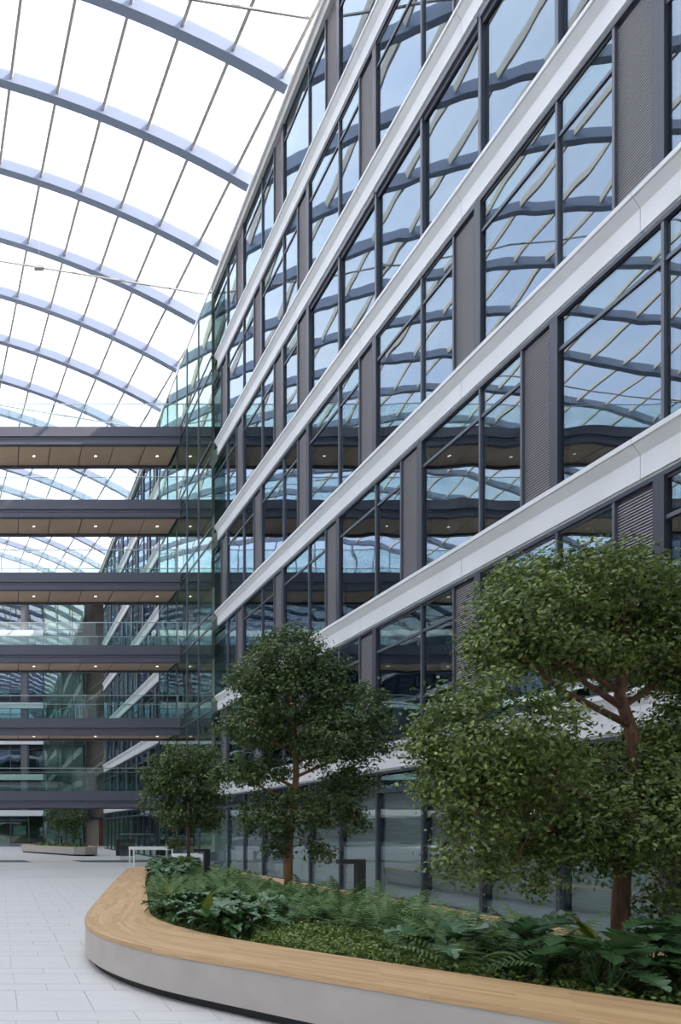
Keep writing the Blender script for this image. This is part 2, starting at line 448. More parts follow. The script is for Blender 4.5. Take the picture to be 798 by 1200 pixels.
# ------------------------------------------------------------------ vaulted roof
RC, RR, RZ = -11.5, 42.0, -10.40
def vault(s, y, dr=0):
    t = s/RR; return Vector((RC+(RR+dr)*math.sin(t), y, RZ+(RR+dr)*math.cos(t)))
SMAX = RR*math.asin((X0+.1-RC)/RR); SMIN = -SMAX
RSP = 3.41; RY0 = 25.6-RSP*10
ribs = [RY0+i*RSP for i in range(24)]         # -8.5 .. 69.9
VT = empty('ceiling', (RC, 30, ZR)); tag(VT, 'barrel vaulted glass roof on blue-grey arched ribs', kind='structure')
IV = Matrix.Translation((-RC, -30, -ZR))
def vt(o): o.parent = VT; o.matrix_parent_inverse = IV; return o
# one rib mesh, shared
rm = MB(); n = 44
for k in range(n+1):
    s = SMIN+(SMAX-SMIN)*k/n
    for dy, dr in ((-.10, -.22), (.10, -.22), (.10, .20), (-.10, .20)):
        p = vault(s, 0, dr); rm.v.append((p.x, dy, p.z))
for k in range(n):
    for q in range(4): rm.f.append((k*4+q, k*4+(q+1) % 4, k*4+4+(q+1) % 4, k*4+4+q))
rm.f += [(0, 1, 2, 3), (n*4+3, n*4+2, n*4+1, n*4)]
rme = rm.mesh('rib', M_rib)
fm = MB()                                      # lower flange
for k in range(n+1):
    s = SMIN+(SMAX-SMIN)*k/n
    for dy, dr in ((-.15, -.26), (.15, -.26), (.15, -.22), (-.15, -.22)):
        p = vault(s, 0, dr); fm.v.append((p.x, dy, p.z))
for k in range(n):
    for q in range(4): fm.f.append((k*4+q, k*4+(q+1) % 4, k*4+4+(q+1) % 4, k*4+4+q))
fme = fm.mesh('rib_flange', M_rib)
for y in ribs:
    r = vt(link('rib', rme, None, (0, y, 0)))
    f = link('rib_flange', fme, r)
# skewed longitudinal glazing bars
SSP, SKEW = 1.82, -.122
def sj(j, y): return 13.96+SSP*j+SKEW*(y-25.6)
jr = range(-26, 12)
bar_m = M_bar
for j in jr:
    pts = []
    ys = [ribs[0]-1]+ribs+[ribs[-1]+.6]
    for y in ys:
        if SMIN-.01 <= sj(j, y) <= SMAX+.01: pts.append(vault(sj(j, y), y, .06))
    # clip at the gutters
    for lim, back in ((SMAX, True), (SMIN, False)):
        yc = 25.6+(lim-13.96-SSP*j)/SKEW
        if ys[0] < yc < ys[-1]:
            pts = [vault(lim, yc, .12)]+pts if back else pts+[vault(lim, yc, .12)]
    if len(pts) < 2: continue
    mb = MB()
    for a, b in zip(pts, pts[1:]): mb.bar(a, b, .11, .26, up=(a-Vector((RC, a.y, RZ))))
    vt(mb.build('glazing_bar', bar_m))
rest = MB(); npan = 0
for k in range(len(ribs)-1):
    ya, yb = ribs[k], ribs[k+1]
    for j in jr:
        c = [(sj(j, ya), ya), (sj(j+1, ya), ya), (sj(j+1, yb), yb), (sj(j, yb), yb)]
        if min(q[0] for q in c) > SMAX-.02 or max(q[0] for q in c) < SMIN+.02: continue
        P = [vault(min(SMAX, max(SMIN, s)), y, .16) for s, y in c]
        vis = False
        if ya > 5:
            for p in P:
                x, yy = topx(*p)
                if -30 < x < 430 and -40 < yy < 720: vis = True
        if vis and npan < 290:
            npan += 1; vt(MB().quad(*P).build('pane', M_roofglass))
        else: rest.quad(*P)
o = vt(rest.build('pane_field', M_roofglass)); o['kind'] = 'stuff'
# tie rods with a hanging lamp box
for y in (20.4, 30.9, 41.4, 51.9, 62.4):
    a = Vector((X0, y, 25.95)); b = Vector((RC, y, 29.3)); c = Vector((2*RC-X0, y, 25.95))
    vt(MB().bar(a, b, .05, .05).bar(b, c, .05, .05).build('tie_rod', M_bar))
for y in (30.9,):
    p = Vector((1.85, y, 27.18))
    hb = empty('roof_lamp_box', p); tag(hb, 'small grey box hanging on the thin tie rod under the roof', 'lamp_box')
    box(-.22, .22, -.1, .1, -.10, .02).build('housing', M_bar, hb)
    MB().tube([(0, 0, 0), (0, 0, 2.2)], .008, 5).build('wire', M_bar, hb)
# glazed gable at the far end
GB = empty('window_%d' % (WIN[0]+1), (RC, Y_BACK+.2, ZR)); WIN[0] += 1
tag(GB, 'glazed gable filling the far end of the barrel vault', kind='structure')
gxs = np.linspace(SMIN, SMAX, 23)
for a, b in zip(gxs, gxs[1:]):
    A = vault(a, 0); B = vault(b, 0)
    MB().quad((A.x-RC, 0, 0), (B.x-RC, 0, 0), (B.x-RC, 0, B.z-ZR), (A.x-RC, 0, max(.01, A.z-ZR))).build('pane', M_roofglass, GB)
    box(B.x-RC-.05, B.x-RC+.05, -.06, .06, 0, max(.05, B.z-ZR)).build('mullion', M_rib, GB)

# ------------------------------------------------------------------ opposite block, added end wall behind the camera, far end (closing the hall)
WL = empty('wall_left', (XL, 30, 0)); tag(WL, 'opposite office block facade closing the left side', kind='structure')
def ch(parent, o):
    o.parent = parent; o.matrix_parent_inverse = Matrix.Translation(-parent.location); return o
for i, z in enumerate(ZB+[ZR]):
    ch(WL, box(XL-.3, XL, -14, Y_BACK, z-HB, z).build('band_panel', M_white))
    zb = 0 if i == 0 else ZB[i-1]
    ch(WL, box(XL-.25, XL-.22, -14, Y_BACK, zb, z-HB).build('glazing', M_glass))
    ch(WL, box(XL-6, XL-.3, -14, Y_BACK, z-.5, z-.1).build('floor_plate', M_slab))
    mb = MB()
    for q in range(23):
        yy = -14+q*BAY+(HALF if i % 2 else 0); mb.box(XL-.26, XL-.12, yy, yy+.8, zb, z-HB)
    o = ch(WL, mb.build('louvre_field', M_dark)); o['kind'] = 'stuff'
ch(WL, box(XL-6.3, XL-6, -14, Y_BACK, 0, ZR).build('inner_wall', M_inner))
WF = empty('wall_front', (RC, -14, 0)); tag(WF, 'unseen end wall behind the viewer, added to hold back sky light', kind='structure')  # added behind the camera so horizon sky does not light the trees
for i, z in enumerate(ZB+[ZR]):
    zb = 0 if i == 0 else ZB[i-1]
    ch(WF, box(XL, 10, -14.3, -14, z-HB, z).build('band_panel', M_white))
    ch(WF, box(XL, 10, -14.25, -14.2, zb, z-HB).build('glazing', M_glass))
ch(WF, box(XL, 10, -20, -19.8, 0, ZR).build('inner_wall', M_inner))
ch(WF, box(XG, 10.0, -14, 2.2, 0, ZR).build('side_wall', M_white))

WB = empty('wall_back', (0, Y_BACK, 0)); tag(WB, 'far end office facade with white storey bands', kind='structure')
XT = 4.65                                     # where the glass stair tower begins
for i, z in enumerate(ZB+[ZR]):
    zf = z-.12
    ch(WB, box(XL, XT, Y_BACK-.2, Y_BACK+.1, zf-.58, zf).build('band_panel', M_white))
    ch(WB, box(XL, 8.95, Y_BACK+.3, Y_BACK+7, zf-.5, zf-.1).build('floor_plate', M_slab))
ch(WB, box(XL, 18, Y_BACK+7, Y_BACK+7.2, 0, ZR).build('inner_wall', M_inner))
for i in range(7):
    zb = 0 if i == 0 else ZB[i-1]-.12; H = (ZB+[ZR])[i]-.12-.58-zb
    for q in range(3):
        xs = 3.15+BAY-q*BAY+(.0 if i % 2 == 0 else .0)
        if i == 0 and q == 0: continue
        if q == 0:
            # last light beside the tower
            continue
        k = 'full' if i else 'groundfar'
        window(k, HT.get(0) if i == 0 else round(H, 3), (3.15-(q-1)*BAY, Y_BACK, zb), PI/2,
               'far end wall window on the %s' % STOREY[i], 'far end wall windows, %s' % STOREY[i])
    ch(WB, box(3.17, XT-.03, Y_BACK, Y_BACK+.02, zb, zb+H).build('pane', M_glass))
    ch(WB, box(XL, 3.15-2*BAY, Y_BACK, Y_BACK+.02, zb, zb+H).build('glazing', M_glass))
# paper sheets / blue screens behind the far ground windows
for xa, xb in ((1.55, 2.9), (3.2, 4.55)):
    o = box(xa, xb, Y_BACK+.12, Y_BACK+.14, 1.15, 2.1).build('window_film', mat('film_blue', (.30, .48, .52), .6)); tag(o, 'pale blue screen hung inside a far ground storey window', 'screen', 'blue screens in the far ground windows')
# glass stair tower
TWR = empty('window_%d' % (WIN[0]+1), (XT, Y_BACK-.4, 0)); WIN[0] += 1
tag(TWR, 'tall green glass stair tower between far wall and corner recess', kind='structure')
TX = [0, 1.45, 2.92, 4.28]
tz = [0]+[v for z in ZB for v in (z-.75, z-.12)]+[ZR-.1]
for a, b in zip(TX, TX[1:]):
    for c, d in zip(tz, tz[1:]): box(a+.02, b-.02, 0, .02, c+.02, d-.02).build('pane', M_glass_green, TWR)
for a in TX: box(a-.035, a+.035, -.05, .08, 0, ZR).build('mullion', M_dark, TWR)
for z in tz[1:-1]: box(0, 4.28, -.03, .06, z-.03, z+.03).build('transom', M_dark, TWR)
for c, d in zip(tz, tz[1:]): box(4.28, 4.30, .05, 1.6, c+.02, d-.02).build('pane', M_glass_green, TWR)
box(.3, 4.2, 1.2, 1.4, 0, ZR).build('core_wall', mat('core_green', (.58, .64, .60), .7), TWR)
# stair flights climbing in the recess beside the tower
STR = empty('staircase', (9.2, Y_BACK-.6, 0)); tag(STR, 'pale staircase climbing inside the far corner recess by the glass tower', 'staircase')
for i in range(1, 6):
    z = ZB[i]-.12
    MB().bar((.1, .3, z-3.5), (4.6, .3, z), .06, .22).build('stringer', M_slab, STR)
    MB().bar((.1, .3, z-2.5), (4.6, .3, z+1.0), .04, .05).build('handrail', M_rail, STR)
    mb = MB()
    for q in range(12):
        t = q/11; mb.box(.1+4.4*t, .35+4.4*t, .1, 1.3, z-3.5+3.45*t, z-3.42+3.45*t)
    mb.build('treads', M_slab, STR)
ch(WB, box(8.95, 9.05, Y_BACK-.4, Y_BACK+1, 0, ZR).build('return_wall', M_dark))
ch(WB, box(9.05, 13, Y_BACK+1.0, Y_BACK+1.2, 0, ZR).build('recess_wall', M_inner))
ch(WB, box(9.05, 10.6, Y_BACK+.95, Y_BACK+.99, 0, 2.75).build('corridor_opening', M_cor))
ch(WB, box(10.5, 10.75, Y_BACK+.6, Y_BACK+1.0, 0, 2.9).build('door_frame', M_rust))
ch(WB, box(9.0, 10.8, Y_BACK+.5, Y_BACK+1.0, 2.75, 2.95).build('door_head', M_dark))

# ------------------------------------------------------------------ footbridges
YBR, WBR, XBE = 34.7, 2.55, 9.262
ORD = ['lowest footbridge, the first above the hall floor', 'second footbridge above the hall floor', 'third footbridge above the hall floor', 'fourth footbridge above the hall floor', 'fifth footbridge above the hall floor', 'topmost footbridge, right under the glass roof']
PANW = 1.63
panm = box(.022, PANW-.022, .28, WBR-.22, 0, .03).mesh('soffit_panel', M_soffit)
lampm = MB().disc((PANW/2, WBR/2+.1, -.010), .075).mesh('downlight', M_lamp)
ringm = MB().tube([(PANW/2, WBR/2+.1, -.006), (PANW/2, WBR/2+.1, .02)], .11, 14).mesh('downlight_rim', M_dark)
gpm = box(.012, 2*PANW-.012, -.008, .008, 0, 1.16).mesh('glass_panel', M_clear)
for i in range(6):
    z = 3.63+i*3.704
    B = empty('footbridge', (XBE, YBR, z))
    tag(B, 'dark steel and glass '+ORD[i] if i else 'dark steel and glass '+ORD[0], 'bridge', 'footbridges stacked across the atrium')
    Lb = XL-XBE
    box(Lb, 0, 0, .06, -.44, .02).build('fascia', M_bridge, B)
    box(Lb, 0, .06, .30, -.56, -.1).build('web', M_bridge, B)
    box(Lb, 0, .08, .34, -.80, -.56).build('lower_flange', M_bridge, B)
    box(Lb, 0, WBR-.06, WBR, -.44, .02).build('fascia', M_bridge, B)
    box(Lb, 0, WBR-.25, WBR-.06, -.80, -.1).build('lower_flange', M_bridge, B)
    box(Lb, 0, .30, WBR-.25, -.60, -.52).build('deck_core', M_bridge, B)
    box(Lb, 0, .06, WBR-.06, -.1, 0).build('deck', M_slab, B)
    for q in range(25):
        p = link('soffit_panel', panm, B, (-.05-(q+1)*PANW, 0, -.70))
        if q % 2 == 0:
            rg = link('downlight', ringm, p); link('lamp_disc', lampm, rg)
    for yy in (.03, WBR-.03):
        for q in range(12):
            link('glass_panel', gpm, B, (-.12-(q+1)*2*PANW, yy, .03))
        box(Lb, 0, yy-.02, yy+.02, 1.19, 1.225).build('handrail', M_rail, B)
        box(Lb, 0, yy-.02, yy+.02, .02, .05).build('shoe', M_bridge, B)
    for yy in (.03,):
        box(-.14, -.11, yy-.02, yy+.02, 0, 1.22).build('end_post', M_rail, B)

# ------------------------------------------------------------------ the big curved planter with oak bench
pairs = [((4.25,22.3),(4.75,21.5)), ((3.45,19.0),(4.05,18.6)), ((2.58,15.5),(3.32,15.5)), ((1.9,12.6),(2.75,12.6)), ((1.40,10.5),(2.33,10.6)),
         ((1.22,9.6),(2.21,9.95)), ((1.13,8.95),(2.18,9.6)), ((1.14,8.3),(2.17,9.3)), ((1.27,7.69),(2.20,8.95)), ((1.51,7.12),(2.29,8.5)), ((1.75,6.75),(2.43,8.05)), ((1.98,6.47),(2.56,7.75)),
         ((2.25,6.15),(2.75,7.4)), ((2.62,5.72),(3.10,6.90)), ((3.05,5.22),(3.58,6.25)), ((3.6,4.56),(4.22,5.40)), ((4.6,3.37),(5.25,4.05)),
         ((5.3,2.55),(5.7,3.55)), ((5.9,2.1),(6.0,3.35)), ((6.6,2.15),(6.16,3.4)), ((7.0,2.8),(6.24,3.7)), ((7.0,4.5),(6.24,4.6)), ((7.0,10),(6.24,10)), ((7.0,16),(6.24,16)),
         ((7.0,20.5),(6.24,20.3)), ((6.95,21.7),(6.2,21.3)), ((6.5,22.3),(6.0,21.5)), ((5.6,22.35),(5.5,21.55))]
def chaikin(P, it=2):
    for _ in range(it):
        Q = []
        for k in range(len(P)):
            a, b = P[k], P[(k+1) % len(P)]
            for t in (.25, .75): Q.append(tuple((a[c][0]*(1-t)+b[c][0]*t, a[c][1]*(1-t)+b[c][1]*t) for c in (0, 1)))
        P = Q
    return P
PP = chaikin(pairs)
n = len(PP); ZT = .50
PL = empty('planter', (4.5, 12, 0)); tag(PL, 'large curved planter of pale concrete with wide oak bench rim', 'planter')
# bench rim split at its joints
arc = [0]
for k in range(n): arc.append(arc[-1]+math.dist(PP[k][0], PP[(k+1) % n][0]))
cutsY = []
segs = []; cur = [0]
def jkey(k): return PP[k % n]
joints = [0]
last = 0
for k in range(1, n):
    if arc[k]-last > 3.1 or (abs(PP[k][0][1]-8.3) < .12 and PP[k][0][0] < 1.5 and arc[k]-last > 1.0): joints.append(k); last = arc[k]
joints.append(n)
def inset(k, t):
    (ox, oy), (ix, iy) = PP[k % n]; return (ox+(ix-ox)*t, oy+(iy-oy)*t)
for a, b in zip(joints, joints[1:]):
    mb = MB(); uvs = []
    me = bpy.data.meshes.new('bench_board')
    V = []; Fc = []; UV = []
    m = 7
    for k in range(a, b+1):
        wd = math.dist(*PP[k % n]); e = .0015 if k == a else (-.0015 if k == b else 0)
        for q in range(m):
            x, y = inset(k, q/(m-1)); V.append((x, y, ZT)); UV.append((arc[k], wd*q/(m-1)))
        x, y = inset(k, 0); V.append((x, y, ZT-.045)); UV.append((arc[k], -.045))
        x, y = inset(k, 1); V.append((x, y, ZT-.045)); UV.append((arc[k], wd+.045))
    st = m+2
    for k in range(b-a):
        i = k*st; j = i+st
        for q in range(m-1): Fc.append((i+q, j+q, j+q+1, i+q+1))
        Fc.append((i+m, j+m, j, i)); Fc.append((i+m-1, j+m-1, j+m+1, i+m+1)); Fc.append((i+m+1, j+m+1, j+m, i+m))
    for i in (0, (b-a)*st): Fc.append(tuple([i+q for q in range(m)]+[i+m+1, i+m]))
    me.from_pydata(V, [], Fc); me.materials.append(M_wood)
    ul = me.uv_layers.new(name='UVMap')
    for lp in me.loops: ul.data[lp.index].uv = UV[lp.vertex_index]
    o = link('bench_board', me); ch(PL, o)
# concrete sides in panels, black recessed plinth, inner kerb
def strip(k0, k1, t0, z0, z1, th):
    mb = MB(); V = mb.v; Fc = mb.f
    for k in range(k0, k1+1):
        for t in (t0, t0+th):
            x, y = inset(k, t)
            V.append((x, y, z0)); V.append((x, y, z1))
    for k in range(k1-k0):
        i = k*4; j = i+4
        Fc += [(i, j, j+1, i+1), (i+2, i+3, j+3, j+2), (i+1, j+1, j+3, i+3), (i, i+2, j+2, j)]
    e = (k1-k0)*4
    Fc += [(0, 1, 3, 2), (e, e+2, e+3, e+1)]
    return mb
for a, b in zip(joints, joints[1:]):
    ch(PL, strip(a, b, .008, .095, ZT-.045, .08).build('side_panel', M_conc, smooth=False))
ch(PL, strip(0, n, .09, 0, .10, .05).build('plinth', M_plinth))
ch(PL, strip(0, n, .93, .2, ZT-.01, .07).build('inner_kerb', M_dark))
sm = MB(); sm.v = [(*inset(k, .95), .42) for k in range(n)]; sm.f = [tuple(range(n))]
soil = sm.build('soil', M_soil); ch(PL, soil)
inner_poly = [inset(k, 1.0) for k in range(n)]
def inside(x, y, poly=inner_poly):
    r = False; j = len(poly)-1
    for i in range(len(poly)):
        xi, yi = poly[i]; xj, yj = poly[j]
        if (yi > y) != (yj > y) and x < (xj-xi)*(y-yi)/(yj-yi)+xi: r = not r
        j = i
    return r
def inside_m(x, y, m): return all(inside(x+dx, y+dy) for dx, dy in ((m,0),(-m,0),(0,m),(0,-m)))

# ------------------------------------------------------------------ leaves by the thousand
def leaf_cloud(name, m, C, NRM, L, W, parent):
    """C centres (n,3), NRM preferred normals, one folded four-corner leaf each"""
    nn = len(C)
    nr = NRM/np.linalg.norm(NRM, axis=1)[:, None]
    rd = rng.normal(size=(nn, 3)); t = np.cross(nr, rd); t /= np.linalg.norm(t, axis=1)[:, None]
    b = np.cross(nr, t)
    sc = rng.uniform(.65, 1.25, nn)[:, None]
    l = L*sc; ww = W*sc
    v = np.empty((nn, 4, 3))
    v[:, 0] = C-t*l*.5; v[:, 2] = C+t*l*.5-nr*l*.12
    v[:, 1] = C+b*ww*.5+nr*ww*.18; v[:, 3] = C-b*ww*.5+nr*ww*.18
    me = bpy.data.meshes.new(name)
    me.vertices.add(nn*4); me.vertices.foreach_set('co', v.reshape(-1))
    idx = (np.arange(nn)*4)[:, None]
    tri = np.concatenate([idx+np.array([[0, 1, 2]]), idx+np.array([[0, 2, 3]])], 1).reshape(-1)
    me.loops.add(nn*6); me.loops.foreach_set('vertex_index', tri.astype(np.int32))
    me.polygons.add(nn*2); me.polygons.foreach_set('loop_start', (np.arange(nn*2)*3).astype(np.int32))
    me.update(calc_edges=True); me.validate()
    me.materials.append(m)
    o = link(name, me, parent); o['kind'] = 'stuff'
    return o
def tree(base, d, clumps, trunk_px, leafL, leafW, dens, lm, label, trunk_r, bark, branches, twig=.16, group=None):
    """clumps: (px, py, rx_px, ry_px, depth offset m); trunk_px: list of pixels at the trunk's depth"""
    T = empty('tree', base); tag(T, label, 'tree', group)
    mpp = d/F_PX
    tp = [at(px, py, d)-base for px, py in trunk_px]; tp[0] = Vector((tp[0].x, 0, -.02))
    mb = MB(); k = len(tp)
    mb.tube(tp, [trunk_r*(1-.6*i/(k-1)) for i in range(k)], 10)
    tr = mb.build('trunk', bark, T, smooth=True)
    Cs = []; Ns = []; bb = MB()
    for (px, py, rx, ry, dy) in clumps:
        c = np.array(at(px, py, d)-base)+np.array([0, dy, 0])
        R = np.array([rx*mpp, (rx*.45+ry*.45)*mpp, ry*mpp])
        area = R[0]*R[2]*PI
        nl = int(dens*area/(leafL*leafW*.5)); nt = max(6, int(nl/42))
        u = rng.normal(size=(nt, 3)); u /= np.linalg.norm(u, axis=1)[:, None]
        u[:, 2] = np.where(u[:, 2] < -.55, u[:, 2]*.6, u[:, 2])
        rad = rng.uniform(.35, 1.0, nt)**.45
        tw = c+u*R*rad[:, None]
        sag = np.zeros((nt, 3)); sag[:, 2] = -np.abs(rng.normal(size=nt))*.10*(1-rad*.3)
        tw += sag
        wi = rng.integers(0, nt, nl)
        loc = rng.normal(size=(nl, 3))*np.array([1, 1, .75])*twig*.62
        P = tw[wi]+loc
        nr = (P-c)/R*.9+rng.normal(size=(nl, 3))*.75+np.array([0, 0, .75])
        Cs.append(P); Ns.append(nr)
        # branch from the trunk to this clump
        cv = Vector(c)
        zt = min(max(cv.z-.35*abs(cv.x)-.25, tp[1].z), tp[-1].z)
        for q in range(k-1):
            if tp[q].z <= zt <= tp[q+1].z:
                f = (zt-tp[q].z)/max(1e-4, tp[q+1].z-tp[q].z); st = tp[q].lerp(tp[q+1], f); break
        else: st = tp[-1]
        mid = st.lerp(cv, .55)+Vector((0, 0, -.06*(cv-st).length))
        if cv.z < tp[3].z-.05:                # hanging clump: only thin pendent twigs
            for q in range(5):
                e = Vector(tw[rng.integers(0, nt)]); bb.tube([e+Vector((-.15*np.sign(e.x-tp[3].x), 0, .28)), e], [trunk_r*.08, trunk_r*.05], 4)
        elif (cv-st).length > .25:
            MB().tube([st, mid, cv], [trunk_r*.45, trunk_r*.3, trunk_r*.14], 6).build('branch', bark, T, smooth=True)
            for q in range(4):
                e = Vector(tw[rng.integers(0, nt)]); bb.tube([mid.lerp(cv, .3+.2*q), e], [trunk_r*.18, trunk_r*.07], 4)
    bb.build('twigs', bark, T, smooth=True)['kind'] = 'stuff'
    leaf_cloud('foliage', lm, np.concatenate(Cs), np.concatenate(Ns), leafL, leafW, T)
    return T
# near tree
D1 = 6.4; b1 = Vector((729*D1/F_PX, D1, .42))
tree(b1, D1, [(690,690,105,60,.1), (775,705,90,70,.3), (600,735,66,58,-.2), (560,760,34,36,-.3), (640,768,90,28,-.1), (735,758,90,32,.1), (830,760,70,60,.2), (660,668,60,38,.3),
              (535,862,84,62,-.5), (500,900,52,58,-.5), (575,905,60,52,-.4), (520,955,40,36,-.5), (490,1000,16,30,-.5), (545,1000,16,34,-.4), (604,1012,12,36,-.3),
              (620,960,60,48,-.2), (632,985,40,30,.0), (690,918,52,36,.2), (765,898,66,46,.3), (800,900,70,80,.1), (735,960,85,62,-.2), (792,995,50,48,-.2), (700,992,38,24,-.2), (770,1050,30,22,-.1), (640,918,38,26,.3), (860,850,70,70,.2)],
     [(727, 1134), (727, 1060), (731, 1000), (745, 930), (741, 860), (726, 815), (733, 760), (728, 700)], .050, .028, 4.0, M_leaf1,
     'tall spreading tree with drooping clumps beside dark lobed leaves', .075, M_bark, 0, twig=.125)
D2 = 13.5; b2 = Vector((340*D2/F_PX, D2, .42))
tree(b2, D2, [(335,770,44,38,.0), (300,790,34,36,-.1), (375,785,34,36,.2), (340,820,62,36,.0), (282,848,34,34,-.3), (318,850,30,34,.3), (400,840,48,44,-.2), (425,865,28,34,-.2), (370,870,44,34,-.4),
              (280,905,34,20,-.1), (315,900,30,18,.2), (345,950,44,26,-.2), (300,955,26,26,-.3), (390,945,34,26,.1), (415,915,30,26,.2), (418,955,14,18,.0), (330,985,18,16,.0), (376,992,14,16,.0)],
     [(338, 1049), (338, 1000), (341, 960), (347, 910), (346, 870), (340, 820), (342, 780)], .075, .043, 4.2, M_leaf2,
     'tree of stacked leaf clouds behind the inverted L lamp post', .085, M_bark2, 0, twig=.15)
D3 = 19.5; b3 = Vector((224*D3/F_PX, D3, .42))
tree(b3, D3, [(215,890,34,22,.0), (190,905,24,26,-.2), (245,895,24,22,.2), (215,915,42,24,.0), (185,935,18,24,.0), (250,925,20,22,.0), (225,950,32,20,.2), (200,955,20,20,-.2), (250,960,16,14,.2), (205,985,7,10,0)],
     [(221, 1025), (221, 990), (222, 960), (223, 930), (222, 900)], .095, .055, 4.2, M_leaf2,
     'small round crowned tree beside the white standing table', .06, M_bark, 0, twig=.19)

# ------------------------------------------------------------------ ferns
def frond_mesh(L, arch, npair=13):
    mb = MB()
    def rib(t): return Vector((L*t*math.cos(.45*t*arch), 0, L*(1.02*t-.86*arch*t*t)))
    prev = rib(0)
    for i in range(1, npair+1):
        t = i/npair; p = rib(t)
        wv = L*.23*math.sin(PI*min(1, .18+.82*t))**.8+.012
        dx = (p-prev).normalized()
        for sg in (-1, 1):
            tip = p+Vector((wv*.45, sg*wv, -wv*.25))
            a = p+dx*.0; b = p+dx*(L/npair*.62)
            mb.quad(a, (a+tip)/2+Vector((-.002, 0, .004)), tip, (b+tip)/2+Vector((.003, 0, 0)), b)
        mb.bar(prev, p, .005, .005); prev = p
    return mb.mesh('frond', M_fern)
FM = [frond_mesh(.60, .75, 15), frond_mesh(.54, .95, 14), frond_mesh(.66, .6, 16)]
FM[0].name = 'frond'
POSTS = [(b1.x, b1.y, .10), (b2.x, b2.y, .12), (b3.x, b3.y, .10), (425*11.2/800-.02, 11.2, .11), (244.5*17.2/800, 17.2, .11)]
_IP = np.array(inner_poly); _IQ = np.roll(_IP, -1, 0)
def in_bed(P):
    x, y = P[:, 0:1], P[:, 1:2]
    c = (_IP[:, 1] > y) != (_IQ[:, 1] > y)
    dy = _IQ[:, 1]-_IP[:, 1]; dy = np.where(np.abs(dy) < 1e-9, 1e-9, dy)
    return ((c & (x < (_IQ[:, 0]-_IP[:, 0])*(y-_IP[:, 1])/dy+_IP[:, 0])).sum(1) % 2) == 1
_VC = {}
def clear(P, ztop):
    if P[:, 2].max() > ztop or P[:, 2].min() < .405: return False
    for px, py, r in POSTS:
        if ((P[:, 0]-px)**2+(P[:, 1]-py)**2 < r*r).any(): return False
    o = ~in_bed(P)
    if not o.any(): return True
    if P[o, 2].min() < ZT+.015: return False           # would cut into the bench
    Q = P[o].copy(); c = np.array([4.3, 9.0 if P[:, 1].mean() < 14 else 18.0])
    d = c-Q[:, :2]; Q[:, :2] += d/np.linalg.norm(d, axis=1)[:, None]*.16
    return bool(in_bed(Q).all())                       # only a slight overhang
def grow(name, me, e, loc, rot, s, ztop=1.6):
    """add one leaf; lift, turn or shorten it until it grows clear of what stands beside it"""
    if me.name not in _VC:
        v = np.empty(len(me.vertices)*3); me.vertices.foreach_get('co', v); v = v.reshape(-1, 3)
        _VC[me.name] = v[v[:, 2] > .06] if (v[:, 2] > .06).sum() > 20 else v
    v = _VC[me.name]; W0 = Matrix.Translation(e.location) @ Matrix.Rotation(e.rotation_euler.z, 4, 'Z')
    from mathutils import Euler
    for t in range(26):
        k = s*(1-.022*t); r = (rot[0], rot[1]-(.045*t if t < 13 else .6-.09*(t-13)), rot[2]+(0 if t < 3 else (1 if t % 2 else -1)*.13*t))
        A = np.array(W0 @ Matrix.Translation(loc) @ Euler(r).to_matrix().to_4x4() @ Matrix.Scale(k, 4))
        if clear(v @ A[:3, :3].T+A[:3, 3], ztop): return link(name, me, e, loc, r, (k, k, k))
    return None
spots = []
def far_enough(x, y, dmin): return all((x-a)**2+(y-b)**2 > dmin*dmin for a, b in spots)
COVER = [(2.8, 7.4), (3.0, 8.0), (3.55, 9.1), (4.3, 8.5), (4.35, 7.3), (3.85, 6.2), (3.3, 6.3)]
def zone(x, y):
    """which planting grows here: lobed plants, low cover or fern"""
    px, py = topx(x, y, .5)
    if inside(x, y, COVER): return 'cover'
    if px < 318 and y < 10.2: return 'lobed'
    if px < 215 and y > 15.5: return 'lobed'
    if px > 560 and y < 6.6: return 'lobed'
    if px >= 440 and y < 6.6 and x < 4.1: return 'cover'
    return 'fern'
FG = 'ferns covering the big planter'
def fern_label(x, y):
    for (bx, by), t in (((b1.x, b1.y), 'at the foot of the tall spreading tree'), ((b2.x, b2.y), 'at the foot of the tree of stacked leaf clouds'), ((b3.x, b3.y), 'at the foot of the small round crowned tree'),
                        ((5.93, 11.2), 'beside the lamp post near the facade'), ((5.26, 17.2), 'beside the lamp post next to the small tree')):
        if (x-bx)**2+(y-by)**2 < .8**2: return 'feathery green fern '+t
    where = 'along the narrow back bench' if x > 5.55 else ('along the wide front bench' if not inside_m(x, y, .75) else 'in mid-planter')
    part = 'near the spreading tree' if y < 9 else ('between the two larger trees' if y < 13.5 else 'from stacked tree to planter tip')
    return 'feathery fern %s, %s' % (where, part)
tries = 0; nf = 0
while tries < 14000 and nf < 190:
    tries += 1
    y = rng.uniform(3.6, 21.3); x = rng.uniform(2.2, 6.2)
    if not inside_m(x, y, .2 if y < 12 else .36) or zone(x, y) != 'fern': continue
    if not far_enough(x, y, .29 if y < 12 else .45): continue
    if any((x-a)**2+(y-b)**2 < (r+.14)**2 for a, b, r in POSTS): continue
    spots.append((x, y)); nf += 1
    e = empty('fern', (x, y, .42), rng.uniform(0, 6.28)); tag(e, fern_label(x, y), 'fern', FG)
    k = 9; s0 = rng.uniform(.68, 1.0)
    for q in range(k):
        s = s0*rng.uniform(.8, 1.1)
        grow('frond', FM[int(rng.integers(0, 3))], e, (0, 0, 0), (0, rng.uniform(-.45, .12), 2*PI*q/k+rng.uniform(-.25, .25)), s)

